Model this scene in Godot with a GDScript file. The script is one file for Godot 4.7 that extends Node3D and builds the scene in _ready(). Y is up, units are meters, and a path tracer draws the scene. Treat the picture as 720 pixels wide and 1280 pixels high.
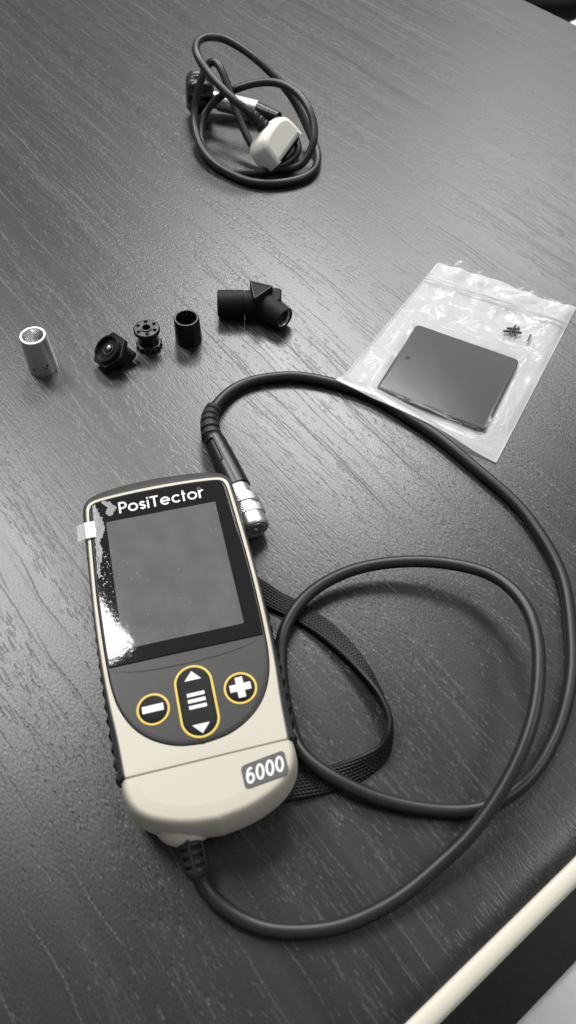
extends Node3D
# A coating gauge, its probes and small parts on a dark wood-grain table. Shapes are given in millimetres and committed in metres.

const MM := 0.001
var names := {}
var M := {}
var rng := RandomNumberGenerator.new()


# ---------------------------------------------------------------- mesh builder (millimetres)
class MB:
	var v := PackedVector3Array()
	var t := PackedVector2Array()
	var i := PackedInt32Array()

	func tri(a: int, b: int, c: int) -> void:
		i.append(a); i.append(b); i.append(c)

	func vert(p: Vector3, uv := Vector2.ZERO) -> int:
		v.append(p); t.append(uv)
		return v.size() - 1

	# rows of equally many points; rows that repeat make a crease
	func grid(rows: Array, closed: bool, us := 1.0, vs := 1.0) -> void:
		var n: int = rows[0].size()
		var first := v.size()
		for r in rows.size():
			for k in n:
				vert(rows[r][k], Vector2(us * k / (n if closed else n - 1), vs * r / (rows.size() - 1)))
		for r in rows.size() - 1:
			if rows[r][0].distance_to(rows[r + 1][0]) < 1e-5 and rows[r][n / 2].distance_to(rows[r + 1][n / 2]) < 1e-5:
				continue
			for k in (n if closed else n - 1):
				var a: int = first + r * n + k
				var b: int = first + r * n + (k + 1) % n
				tri(a, b, b + n); tri(a, b + n, a + n)

	# a flat lid over a ring (convex or concave), facing the other way when over is false
	func lid(ring: PackedVector3Array, over: bool) -> void:
		var flat := PackedVector2Array()
		var nx := Vector3.ZERO
		for k in ring.size():
			nx += ring[k].cross(ring[(k + 1) % ring.size()])
		nx = nx.normalized()
		var ax := nx.cross(Vector3.UP if absf(nx.y) < 0.9 else Vector3.RIGHT).normalized()
		var ay := nx.cross(ax)
		for q in ring:
			flat.append(Vector2(q.dot(ax), q.dot(ay)))
		var f := v.size()
		for q in ring:
			vert(q, Vector2(q.x, q.z))
		var ts := Geometry2D.triangulate_polygon(flat)
		if ts.is_empty():
			var mid := Vector3.ZERO
			for q in ring:
				mid += q / ring.size()
			flat.append(Vector2(mid.dot(ax), mid.dot(ay)))
			vert(mid, Vector2(mid.x, mid.z))
			for k in ring.size():
				ts.append_array(PackedInt32Array([k, (k + 1) % ring.size(), ring.size()]))
		for k in range(0, ts.size(), 3):
			var a := f + ts[k]
			var b := f + ts[k + 1]
			var c := f + ts[k + 2]
			var up := (v[b] - v[a]).cross(v[c] - v[a]).dot(nx) > 0
			if up == over:
				tri(a, b, c)
			else:
				tri(a, c, b)

	func merge(o: MB, x := Transform3D()) -> void:
		var f := v.size()
		for k in o.v.size():
			vert(x * o.v[k], o.t[k])
		for k in o.i:
			i.append(f + k)

	func volume() -> float:
		var s := 0.0
		var c := Vector3.ZERO
		for p in v:
			c += p
		c /= maxf(v.size(), 1)
		for k in range(0, i.size(), 3):
			s += (v[i[k]] - c).dot((v[i[k + 1]] - c).cross(v[i[k + 2]] - c))
		return s

	func up() -> float:
		var s := 0.0
		for k in range(0, i.size(), 3):
			s += (v[i[k + 1]] - v[i[k]]).cross(v[i[k + 2]] - v[i[k]]).y
		return s

	# smooth over shared vertices; closed shapes are turned outwards, sheets upwards
	func mesh(sheet := false) -> ArrayMesh:
		if (up() if sheet else volume()) > 0:
			for k in range(0, i.size(), 3):
				var s := i[k + 1]
				i[k + 1] = i[k + 2]; i[k + 2] = s
		var n := PackedVector3Array()
		n.resize(v.size())
		for k in range(0, i.size(), 3):
			var w := (v[i[k + 2]] - v[i[k]]).cross(v[i[k + 1]] - v[i[k]])
			for j in 3:
				n[i[k + j]] += w
		var p := PackedVector3Array()
		p.resize(v.size())
		for k in v.size():
			n[k] = n[k].normalized() if n[k].length() > 1e-12 else Vector3.UP
			p[k] = v[k] * 0.001
		var a := []
		a.resize(Mesh.ARRAY_MAX)
		a[Mesh.ARRAY_VERTEX] = p; a[Mesh.ARRAY_NORMAL] = n; a[Mesh.ARRAY_TEX_UV] = t; a[Mesh.ARRAY_INDEX] = i
		var m := ArrayMesh.new()
		m.add_surface_from_arrays(Mesh.PRIMITIVE_TRIANGLES, a)
		return m


# ---------------------------------------------------------------- nodes
func numbered(called: String) -> String:
	names[called] = names.get(called, -1) + 1
	return called if names[called] == 0 else "%s_%03d" % [called, names[called]]

func thing(called: String, label: String, category: String, at := Vector3.ZERO, turn := 0.0, group := "") -> Node3D:
	var o := Node3D.new()
	o.name = numbered(called)
	add_child(o, true)
	o.position = at * MM
	o.rotation.y = deg_to_rad(turn)
	o.set_meta("label", label); o.set_meta("category", category)
	if group: o.set_meta("group", group)
	return o

func part(called: String, mb: MB, m: Material, parent: Node, sheet := false) -> MeshInstance3D:
	var o := MeshInstance3D.new()
	o.mesh = mb.mesh(sheet)
	o.material_override = null
	o.mesh.surface_set_material(0, m)
	var k := 0
	var nm := called
	while parent.has_node(NodePath(nm)):
		k += 1
		nm = "%s_%03d" % [called, k]
	o.name = nm
	parent.add_child(o, true)
	return o

func solo(called: String, mb: MB, m: Material, label: String, category: String, sheet := false) -> MeshInstance3D:
	var o := part(numbered(called), mb, m, self, sheet)
	o.set_meta("label", label); o.set_meta("category", category)
	return o


# ---------------------------------------------------------------- shapes
func V(x: float, y: float, z: float) -> Vector3:
	return Vector3(x, y, z)

func spline(pts: Array, step := 1.0, closed := false) -> PackedVector3Array:
	var out := PackedVector3Array()
	var n := pts.size()
	for k in (n if closed else n - 1):
		var a: Vector3 = pts[(k - 1 + n) % n] if closed or k > 0 else 2 * pts[0] - pts[1]
		var b: Vector3 = pts[k]
		var c: Vector3 = pts[(k + 1) % n]
		var d: Vector3 = pts[(k + 2) % n] if closed or k < n - 2 else 2 * pts[n - 1] - pts[n - 2]
		var m := maxi(1, int(ceil(b.distance_to(c) / step)))
		for j in m:
			var s := float(j) / m
			# centripetal-like Catmull-Rom through the points
			out.append(0.5 * (2 * b + (c - a) * s + (2 * a - 5 * b + 4 * c - d) * s * s + (3 * b - a - 3 * c + d) * s * s * s))
	if not closed:
		out.append(pts[n - 1])
	return out

func smooth(p: PackedVector3Array, times: int) -> PackedVector3Array:
	for r in times:
		var q := p.duplicate()
		for k in range(1, p.size() - 1):
			q[k] = p[k] * 0.5 + (p[k - 1] + p[k + 1]) * 0.25
		p = q
	return p

func evenly(p: PackedVector3Array, step: float) -> PackedVector3Array:
	var out := PackedVector3Array([p[0]])
	var carry := 0.0
	for k in p.size() - 1:
		var d := p[k].distance_to(p[k + 1])
		var s := step - carry
		while s <= d:
			out.append(p[k].lerp(p[k + 1], s / d))
			s += step
		carry = d - (s - step)
	out.append(p[p.size() - 1])
	return out

func along2(pts: Array, n: int) -> PackedVector2Array:   # n points evenly along a smooth open 2D curve
	var a := []
	for q in pts:
		a.append(Vector3(q.x, 0, q.y))
	var c := spline(a, 0.25)
	var total := 0.0
	for k in c.size() - 1:
		total += c[k].distance_to(c[k + 1])
	var e := evenly(c, total / (n - 1) * 0.99999)
	var out := PackedVector2Array()
	for k in n:
		var q: Vector3 = e[mini(k, e.size() - 1)]
		out.append(Vector2(q.x, q.z))
	return out

func mirrored(right: Array) -> Array:   # half an outline from the top centre down the right side -> left bottom .. top .. right bottom
	var a := []
	for k in range(right.size() - 1, 0, -1):
		a.append(Vector2(-right[k].x, right[k].y))
	return a + right

func inset(o: PackedVector2Array, d: float) -> PackedVector2Array:
	var n := o.size()
	var out := PackedVector2Array()
	var area := 0.0
	for k in n:
		area += o[k].cross(o[(k + 1) % n])
	var sg := 1.0 if area > 0 else -1.0
	for k in n:
		var e := (o[(k + 1) % n] - o[k]).normalized()
		var f := (o[k] - o[(k - 1 + n) % n]).normalized()
		var na := Vector2(-e.y, e.x) * sg
		var nb := Vector2(-f.y, f.x) * sg
		var s := (na + nb).normalized()
		out.append(o[k] + s * d / maxf(0.5, s.dot(na)))
	return out

func blend(a: PackedVector2Array, b: PackedVector2Array, s: float) -> PackedVector2Array:
	var out := PackedVector2Array()
	for k in a.size():
		out.append(a[k].lerp(b[k], s))
	return out

func ring_at(o: PackedVector2Array, y: float) -> PackedVector3Array:
	var out := PackedVector3Array()
	for q in o:
		out.append(Vector3(q.x, y, q.y))
	return out

func loft(layers: Array, low := true, high := true) -> MB:   # layers: [outline, y]
	var mb := MB.new()
	var rows := []
	for l in layers:
		rows.append(ring_at(l[0], l[1]))
	mb.grid(rows, true)
	if low: mb.lid(rows[0], true)
	if high: mb.lid(rows[-1], true)
	fix_lids(mb)
	return mb

func fix_lids(mb: MB) -> void:   # make triangles of the lids agree with the walls: outward from the middle
	var c := Vector3.ZERO
	for p in mb.v:
		c += p
	c /= mb.v.size()
	# walls: decide their present sense
	var s := 0.0
	var n := mb.i.size()
	for k in range(0, n, 3):
		var a := mb.v[mb.i[k]]
		var w := (mb.v[mb.i[k + 1]] - a).cross(mb.v[mb.i[k + 2]] - a)
		if absf(w.normalized().y) < 0.8:
			s += Vector3(w.x, 0, w.z).dot(Vector3(a.x - c.x, 0, a.z - c.z))
	for k in range(0, n, 3):
		var a := mb.v[mb.i[k]]
		var b := mb.v[mb.i[k + 1]]
		var d := mb.v[mb.i[k + 2]]
		var w := (b - a).cross(d - a)
		if absf(w.normalized().y) > 0.999 and absf(a.y - b.y) < 1e-4 and absf(a.y - d.y) < 1e-4:
			var lidup := a.y > c.y
			var outward := (w.y > 0) == lidup
			if outward != (s > 0):
				var x := mb.i[k + 1]
				mb.i[k + 1] = mb.i[k + 2]; mb.i[k + 2] = x

func slab(o: PackedVector2Array, y0: float, y1: float, r := 0.15) -> MB:   # outline raised from y0 to y1 with a small round at the top edge
	return loft([[o, y0], [o, y1 - r], [inset(o, r * 0.3), y1 - r * 0.3], [inset(o, r), y1], [inset(o, r * 1.5), y1]], true, true)

func rounded(w: float, h: float, r: float, c := Vector2.ZERO, n := 8) -> PackedVector2Array:
	var out := PackedVector2Array()
	for q in 4:
		var m := Vector2(w / 2 - r, h / 2 - r) * Vector2([1, -1, -1, 1][q], [1, 1, -1, -1][q])
		for k in n + 1:
			var a := PI / 2 * (q + float(k) / n)
			out.append(c + m + Vector2(cos(a), sin(a)) * r)
	return out

func disc(r: float, n := 48, c := Vector2.ZERO) -> PackedVector2Array:
	var out := PackedVector2Array()
	for k in n:
		out.append(c + Vector2(cos(TAU * k / n), sin(TAU * k / n)) * r)
	return out

func band(outer: PackedVector2Array, inner: PackedVector2Array, y0: float, y1: float) -> MB:   # a flat ring between two outlines
	var mb := MB.new()
	var q := 0.12
	mb.grid([ring_at(outer, y0), ring_at(outer, y1 - q), ring_at(blend(outer, inner, 0.15), y1), ring_at(blend(outer, inner, 0.85), y1), ring_at(inner, y1 - q), ring_at(inner, y0), ring_at(outer, y0)], true)
	return mb

func lathe(prof: Array, seg := 48) -> MB:   # (radius, y); repeat a point for a crease
	var mb := MB.new()
	var rows := []
	for q in prof:
		var ring := PackedVector3Array()
		for k in seg:
			var a := TAU * k / seg
			ring.append(Vector3(cos(a) * q.x, q.y, sin(a) * q.x))
		rows.append(ring)
	mb.grid(rows, true)
	return mb

func creased(p: Array) -> Array:
	var out := []
	for k in p.size():
		out.append(p[k])
		if k > 0 and k < p.size() - 1:
			out.append(p[k])
	return out

func aim(from: Vector3, to: Vector3) -> Transform3D:   # +y of a lathe towards to
	var y := (to - from).normalized()
	var x := y.cross(Vector3(0.13, 0.2, 0.97)).normalized()
	return Transform3D(Basis(x, y, x.cross(y)), from)

func moved(mb: MB, x: Transform3D) -> MB:
	var o := MB.new()
	o.merge(mb, x)
	return o

func tube(c: PackedVector3Array, r, seg := 16, caps := true) -> MB:   # r: a number or one per point
	var mb := MB.new()
	var rows := []
	var up := Vector3.UP
	var total := 0.0
	for k in c.size():
		var d := (c[mini(k + 1, c.size() - 1)] - c[maxi(k - 1, 0)]).normalized()
		if k == 0 and absf(d.y) > 0.9:
			up = Vector3.RIGHT
		up = (up - d * up.dot(d)).normalized()
		var side := d.cross(up)
		var rad: float = r[k] if r is PackedFloat32Array else r
		var ring := PackedVector3Array()
		for j in seg:
			var a := TAU * j / seg
			ring.append(c[k] + (up * cos(a) + side * sin(a)) * rad)
		rows.append(ring)
	if caps:
		var a := PackedVector3Array()
		var b := PackedVector3Array()
		a.resize(seg); a.fill(c[0]); b.resize(seg); b.fill(c[c.size() - 1])
		rows = [a, rows[0], rows[0]] + rows.slice(1, rows.size() - 1) + [rows[-1], rows[-1], b]
	mb.grid(rows, true)
	return mb

func stroke(mb: MB, pts: Array, w: float, y0: float, y1: float) -> void:   # a flat stroke of a letter, square ends
	var n := pts.size()
	var l := PackedVector2Array()
	var rr := PackedVector2Array()
	for k in n:
		var d: Vector2 = (pts[mini(k + 1, n - 1)] - pts[maxi(k - 1, 0)]).normalized()
		if k > 0 and k < n - 1:
			var d1: Vector2 = (pts[k] - pts[k - 1]).normalized()
			var d2: Vector2 = (pts[k + 1] - pts[k]).normalized()
			d = (d1 + d2).normalized()
			var s := 1.0 / maxf(0.4, d.dot(d1))
			l.append(pts[k] + Vector2(-d.y, d.x) * w / 2 * s); rr.append(pts[k] - Vector2(-d.y, d.x) * w / 2 * s)
		else:
			l.append(pts[k] + Vector2(-d.y, d.x) * w / 2); rr.append(pts[k] - Vector2(-d.y, d.x) * w / 2)
	var o := MB.new()
	var rows := [ring_at(l, y0), ring_at(l, y1), ring_at(l, y1), ring_at(rr, y1), ring_at(rr, y1), ring_at(rr, y0)]
	o.grid(rows, false)
	o.lid(PackedVector3Array([rows[0][0], rows[1][0], rows[3][0], rows[5][0]]), true)
	o.lid(PackedVector3Array([rows[0][n - 1], rows[1][n - 1], rows[3][n - 1], rows[5][n - 1]]), true)
	if o.volume() > 0:
		for k in range(0, o.i.size(), 3):
			var s := o.i[k + 1]
			o.i[k + 1] = o.i[k + 2]; o.i[k + 2] = s
	mb.merge(o)

func arc(c: Vector2, rx: float, ry: float, a0: float, a1: float, n := 20) -> Array:
	var out := []
	for k in n + 1:
		var a := deg_to_rad(lerpf(a0, a1, float(k) / n))
		out.append(c + Vector2(cos(a) * rx, sin(a) * ry))
	return out


# ---------------------------------------------------------------- materials
func mat(c: Color, rough: float, metal := 0.0, spec := 0.5) -> StandardMaterial3D:
	var m := StandardMaterial3D.new()
	m.albedo_color = c.linear_to_srgb()
	m.roughness = rough
	m.metallic = metal
	m.metallic_specular = spec
	return m

func grey(x: float) -> Color:
	return Color(x, x, x)

func noise_tex(size: int, freq: float, sd: int, bump: float, normal := true, oct := 3) -> ImageTexture:
	var f := FastNoiseLite.new()
	f.seed = sd; f.frequency = freq; f.fractal_octaves = oct
	var im := f.get_seamless_image(size, size)
	if normal:
		im.convert(Image.FORMAT_RGBA8)
		im.bump_map_to_normal_map(bump)
	return ImageTexture.create_from_image(im)

func textured(m: StandardMaterial3D, tex: Texture2D, scale: float, per_metre: float) -> StandardMaterial3D:
	m.normal_enabled = true
	m.normal_texture = tex
	m.normal_scale = scale
	m.uv1_triplanar = true
	m.uv1_scale = Vector3.ONE * per_metre
	return m

func wood() -> StandardMaterial3D:   # dark laminate: u across the grain (0.62 m), v along it (0.8 m)
	var w := 2048
	var h := 1024
	var pore := PackedFloat32Array()
	pore.resize(w * h)
	var fl := FastNoiseLite.new()
	fl.seed = 5; fl.frequency = 1.0; fl.fractal_octaves = 2
	# slow sideways drift of the grain, in texels
	var drift := PackedFloat32Array()
	drift.resize(65 * 33)
	for b in 33:
		for a in 65:
			drift[b * 65 + a] = 15.0 * fl.get_noise_2d(a * 0.09, b * 0.10) + 5.0 * fl.get_noise_2d(a * 0.5 + 70, b * 0.5)
	var at := func(x: float, y: float) -> float:
		var fx := clampf(x / w * 64.0, 0, 63.999)
		var fy := clampf(y / h * 32.0, 0, 31.999)
		var ix := int(fx)
		var iy := int(fy)
		fx -= ix; fy -= iy
		var k := iy * 65 + ix
		return lerpf(lerpf(drift[k], drift[k + 1], fx), lerpf(drift[k + 65], drift[k + 66], fx), fy)
	# long thin lines
	for n in 420:
		var x0 := rng.randf() * w
		var y0 := rng.randf_range(-300, 700)
		var y1 := y0 + rng.randf_range(180, 900)
		var s := rng.randf_range(0.15, 0.8) * (1.0 if n % 5 else 1.25)
		var wide := n % 5 == 0 and rng.randf() < 0.4
		var ph := rng.randf() * 99
		for y in range(maxi(0, int(y0)), mini(h, int(y1))):
			var x := x0 + float(at.call(x0, y)) + 1.6 * sin(y * 0.045 + ph) + 1.1 * sin(y * 0.13 + ph * 3)
			var e := s * (0.55 + 0.45 * sin(y * 0.06 + ph * 2)) * clampf(minf(y - y0, y1 - y) / 60.0, 0, 1)
			if rng.randf() < 0.15: e *= 0.35
			var ix := posmod(int(floor(x)), w)
			var k := y * w + ix
			pore[k] = maxf(pore[k], e)
			var k2 := y * w + (ix + 1) % w
			pore[k2] = maxf(pore[k2], e * (0.8 if wide else 0.2))
	# short pores, thick in some bands and thin in others
	var tries := 0
	while tries < 80000:
		tries += 1
		var x0 := rng.randf() * w
		var y0 := rng.randf() * h
		var den := fl.get_noise_2d(x0 * 0.012 + 300, y0 * 0.0016)
		if den < rng.randf_range(-0.45, 0.4): continue
		var len := int(2 + 11 * rng.randf() * rng.randf())
		var s := rng.randf_range(0.08, 0.5)
		for j in len:
			var y := int(y0) + j
			if y >= h: break
			var x := x0 + float(at.call(x0, y))
			var k := y * w + posmod(int(x), w)
			pore[k] = maxf(pore[k], s)
			if s > 0.46:
				var k2 := y * w + posmod(int(x) + 1, w)
				pore[k2] = maxf(pore[k2], s * 0.55)
	# broad bands of tone, stretched along the grain, and a fine leathery roughness
	var f1 := FastNoiseLite.new()
	f1.seed = 11; f1.frequency = 0.02; f1.fractal_octaves = 4
	var band_im := f1.get_image(w, 40)
	band_im.resize(w, h, Image.INTERPOLATE_CUBIC)
	band_im.convert(Image.FORMAT_L8)
	var bands := band_im.get_data()
	var f2 := FastNoiseLite.new()
	f2.seed = 23; f2.frequency = 0.3; f2.fractal_octaves = 3
	var fine_im := f2.get_image(w, h * 2)
	fine_im.resize(w, h, Image.INTERPOLATE_BILINEAR)
	fine_im.convert(Image.FORMAT_L8)
	var fine := fine_im.get_data()
	var alb := PackedByteArray()
	alb.resize(w * h * 3)
	var rou := PackedByteArray()
	rou.resize(w * h)
	var hei := PackedByteArray()
	hei.resize(w * h)
	for k in w * h:
		var p := pore[k]
		var b := bands[k] / 255.0
		var f := fine[k] / 255.0
		var c := 37.0 + 10.0 * (b - 0.5) + 8.0 * (f - 0.5) + 46.0 * p
		alb[k * 3] = int(c * 1.0); alb[k * 3 + 1] = int(c * 0.965); alb[k * 3 + 2] = int(c * 0.965)
		rou[k] = clampi(int(90.0 + 10.0 * (b - 0.5) + 16.0 * (f - 0.5) + 62.0 * p), 0, 255)
		hei[k] = clampi(int(120.0 + 34.0 * (f - 0.5) - 100.0 * p), 0, 255)
	var hm := Image.create_from_data(w, h, false, Image.FORMAT_L8, hei)
	hm.convert(Image.FORMAT_RGBA8)
	hm.bump_map_to_normal_map(1.6)
	var m := mat(Color.WHITE, 1.0, 0.0, 0.60)
	m.albedo_color = Color.WHITE
	m.albedo_texture = ImageTexture.create_from_image(Image.create_from_data(w, h, false, Image.FORMAT_RGB8, alb))
	m.roughness_texture = ImageTexture.create_from_image(Image.create_from_data(w, h, false, Image.FORMAT_L8, rou))
	m.roughness_texture_channel = BaseMaterial3D.TEXTURE_CHANNEL_RED
	m.normal_enabled = true
	m.normal_texture = ImageTexture.create_from_image(hm)
	m.normal_scale = 0.55
	return m

func display_print() -> ImageTexture:   # the dull display under its scuffed film: specks and scratches
	var n := 512
	var im := Image.create(n, n, false, Image.FORMAT_RGB8)
	var f := FastNoiseLite.new()
	f.seed = 3; f.frequency = 0.006; f.fractal_octaves = 4
	for y in n:
		for x in n:
			var c := 0.405 + 0.035 * f.get_noise_2d(x, y) + 0.006 * rng.randf()
			im.set_pixel(x, y, Color(c, c * 0.99, c))
	for k in 22:
		var p := Vector2(rng.randf(), rng.randf()) * n
		var r := rng.randf_range(0.7, 2.0)
		for dy in range(-3, 4):
			for dx in range(-3, 4):
				if Vector2(dx, dy).length() <= r and p.x + dx >= 0 and p.x + dx < n and p.y + dy >= 0 and p.y + dy < n:
					im.set_pixel(int(p.x + dx), int(p.y + dy), grey(rng.randf_range(0.5, 0.8)))
	for k in 34:
		var p := Vector2(rng.randf(), rng.randf()) * n
		var d := Vector2.from_angle(rng.randf_range(0.7, 2.3)) if k % 3 else Vector2.from_angle(rng.randf() * TAU)
		var bend := rng.randf_range(-0.03, 0.03)
		var s := rng.randf_range(0.03, 0.12)
		for j in rng.randi_range(10, 70):
			if p.x < 1 or p.y < 1 or p.x >= n - 1 or p.y >= n - 1: break
			var c := im.get_pixel(int(p.x), int(p.y))
			im.set_pixel(int(p.x), int(p.y), Color(c.r + s, c.g + s, c.b + s))
			p += d
			d = d.rotated(bend)
	return ImageTexture.create_from_image(im)

func materials() -> void:
	var fine := noise_tex(256, 0.12, 2, 3.0)
	var soft := noise_tex(256, 0.03, 4, 3.0)
	M.wood = wood()
	M.cream = textured(mat(Color(0.60, 0.57, 0.48), 0.42), fine, 0.12, 60)
	M.pale = textured(mat(Color(0.88, 0.865, 0.80), 0.4), fine, 0.12, 60)
	M.dark = textured(mat(grey(0.055), 0.5), fine, 0.25, 60)
	M.keypad = textured(mat(grey(0.024), 0.42), fine, 0.12, 80)
	M.rubber = textured(mat(grey(0.010), 0.6, 0.0, 0.35), fine, 0.3, 60)
	M.cable = textured(mat(grey(0.016), 0.42, 0.0, 0.5), fine, 0.1, 40)
	M.relief = textured(mat(grey(0.026), 0.5, 0.0, 0.4), fine, 0.2, 60)
	M.black = textured(mat(grey(0.006), 0.34, 0.0, 0.5), fine, 0.2, 60)
	M.glass = textured(mat(grey(0.010), 0.035, 0.0, 0.62), soft, 0.016, 55)
	M.display = mat(Color.WHITE, 0.05, 0.0, 0.6)
	M.display.albedo_color = Color.WHITE
	M.display.normal_enabled = true
	M.display.normal_texture = soft
	M.display.normal_scale = 0.016
	M.display.uv1_scale = Vector3.ONE
	M.display.albedo_texture = display_print()
	M.film = mat(grey(0.85), 0.3)
	M.film.transparency = BaseMaterial3D.TRANSPARENCY_ALPHA
	M.film.albedo_color.a = 0.2
	M.tab = mat(grey(0.92), 0.3)
	M.tab.transparency = BaseMaterial3D.TRANSPARENCY_ALPHA
	M.tab.albedo_color.a = 0.35
	M.tab_white = mat(grey(0.9), 0.4)
	M.gap = mat(grey(0.004), 0.8, 0.0, 0.08)
	M.sheen = textured(mat(grey(0.03), 0.36), fine, 0.2, 60)
	M.alu = textured(mat(grey(0.92), 0.34, 0.93), soft, 0.012, 50)
	M.white = mat(grey(0.82), 0.45)
	M.yellow = mat(Color(0.74, 0.55, 0.10), 0.45)
	M.badge = mat(grey(0.12), 0.4)
	M.silver = textured(mat(grey(0.80), 0.40, 1.0), soft, 0.04, 50)
	M.steel = mat(grey(0.62), 0.3, 1.0)
	M.strap = mat(grey(0.007), 0.48, 0.0, 0.42)
	M.plate = textured(mat(grey(0.055), 0.8, 0.0, 0.2), soft, 0.12, 30)
	M.bag = mat(grey(0.9), 0.17, 0.0, 0.31)
	M.bag.transparency = BaseMaterial3D.TRANSPARENCY_ALPHA
	M.bag.albedo_color.a = 0.022
	M.bag_back = mat(grey(0.9), 0.4)
	M.bag_back.transparency = BaseMaterial3D.TRANSPARENCY_ALPHA
	M.bag_back.albedo_color.a = 0.46
	M.ink = mat(grey(0.012), 0.6)
	M.floor = textured(mat(Color(0.72, 0.72, 0.73), 0.35), soft, 0.1, 2)
	M.edge = textured(mat(Color(0.66, 0.63, 0.54), 0.5), fine, 0.1, 30)
	M.mat = textured(mat(grey(0.02), 0.55, 0.0, 0.3), soft, 0.3, 6)
	M.chair = textured(mat(grey(0.008), 0.8, 0.0, 0.15), fine, 0.3, 20)


# ---------------------------------------------------------------- camera, light
func _ready() -> void:
	rng.seed = 7
	var cam := Camera3D.new()
	cam.name = "camera"
	var pitch := 0.964431
	var roll := 0.024595
	var f := V(0, -sin(pitch), -cos(pitch))
	var r0 := V(1, 0, 0)
	var u0 := r0.cross(f)
	cam.transform = Transform3D(Basis(r0 * cos(roll) + u0 * sin(roll), u0 * cos(roll) - r0 * sin(roll), -f), V(0, 0.28, 0))
	cam.near = 0.01
	cam.far = 30.0
	add_child(cam)
	var lens := CameraAttributesPhysical.new()
	lens.frustum_focal_length = 17.80
	lens.frustum_focus_distance = 0.36
	lens.exposure_aperture = 11.0
	lens.frustum_near = 0.01
	lens.frustum_far = 30.0
	cam.attributes = lens
	cam.fov = 67.967
	cam.current = true
	var env := Environment.new()
	env.background_mode = Environment.BG_COLOR
	env.background_color = Color(0.205, 0.20, 0.21).linear_to_srgb()
	env.tonemap_mode = Environment.TONE_MAPPER_LINEAR
	env.tonemap_exposure = 1.0
	env.sdfgi_enabled = true
	env.ssao_enabled = true
	env.ssil_enabled = true
	var we := WorldEnvironment.new()
	we.name = "room_light"
	we.environment = env
	add_child(we)
	# the office's ceiling panels, 2 m above the table and in line with it: across, along (in the table's axes), size
	var th := deg_to_rad(38.3)
	var ex := V(cos(th), 0, -sin(th))
	var gz := V(sin(th), 0, cos(th))
	for p in [[-0.05, -1.69, 0.6, 1.2, 6.6], [1.40, -1.69, 0.6, 1.2, 9.5], [2.75, -1.75, 0.6, 1.2, 5.8], [1.3, 0.75, 0.4, 0.8, 4.5]]:
		var l := AreaLight3D.new()
		l.name = "ceiling_panel"
		l.area_size = Vector2(p[2], p[3])
		l.light_energy = p[4] * p[2] * p[3]
		l.light_color = Color(1.0, 0.995, 0.985)
		l.area_range = 12.0
		l.shadow_enabled = true
		l.transform = Transform3D(Basis(ex, -gz, V(0, 1, 0)), ex * p[0] + gz * p[1] + V(0, 2.0, 0))
		add_child(l, true)
	materials()
	table()
	surroundings()
	gauge()
	strap()
	probe_cable()
	coil()
	small_parts()
	bag_and_plate()


# ---------------------------------------------------------------- table and what lies beyond it
func table() -> void:
	var t := thing("table", "dark wood-grain table top with a cream edge strip along its near right side", "table", Vector3.ZERO, 38.3)
	var mb := MB.new()
	var rows := []
	for q in [[-900, 0.0], [5.0, 0.0], [12.0, -0.25], [16.0, -0.9], [19.0, -1.9], [21.0, -3.2], [21.0, -3.2], [21.0, -25.0], [21.0, -25.0], [-900, -25.0], [-900, -25.0], [-900, 0.0]]:
		var row := PackedVector3Array()
		for k in 2:
			row.append(V([-900.0, 601.0][k], q[1], q[0]))
		rows.append(row)
	mb.grid(rows, false)
	for k in mb.v.size():
		mb.t[k] = Vector2((mb.v[k].x + 100.0) / 620.0 + 0.1, (mb.v[k].z + 800.0) / 800.0 - 0.03)
	for s in [0, 1]:
		var ring := PackedVector3Array()
		for k in [0, 1, 2, 3, 4, 5, 7, 9]:
			ring.append(rows[k][s])
		mb.lid(ring, s == 0)
	var st := SurfaceTool.new()
	var o := part("table_top", mb, M.wood, t)
	st.create_from(o.mesh, 0)
	st.generate_tangents()
	o.mesh = st.commit()
	o.mesh.surface_set_material(0, M.wood)
	var e := MB.new()
	rows = []
	for q in [[21.1, -24.0], [21.1, -3.6], [22.0, -2.6], [24.2, -2.1], [26.4, -2.6], [27.8, -4.0], [28.1, -6.5], [28.1, -22.0], [27.4, -24.0], [21.1, -24.0]]:
		var row := PackedVector3Array()
		for k in 2:
			row.append(V([-900.0, 600.5][k], q[1], q[0]))
		rows.append(row)
	e.grid(rows, false)
	part("edge_strip", e, M.edge, t)

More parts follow.
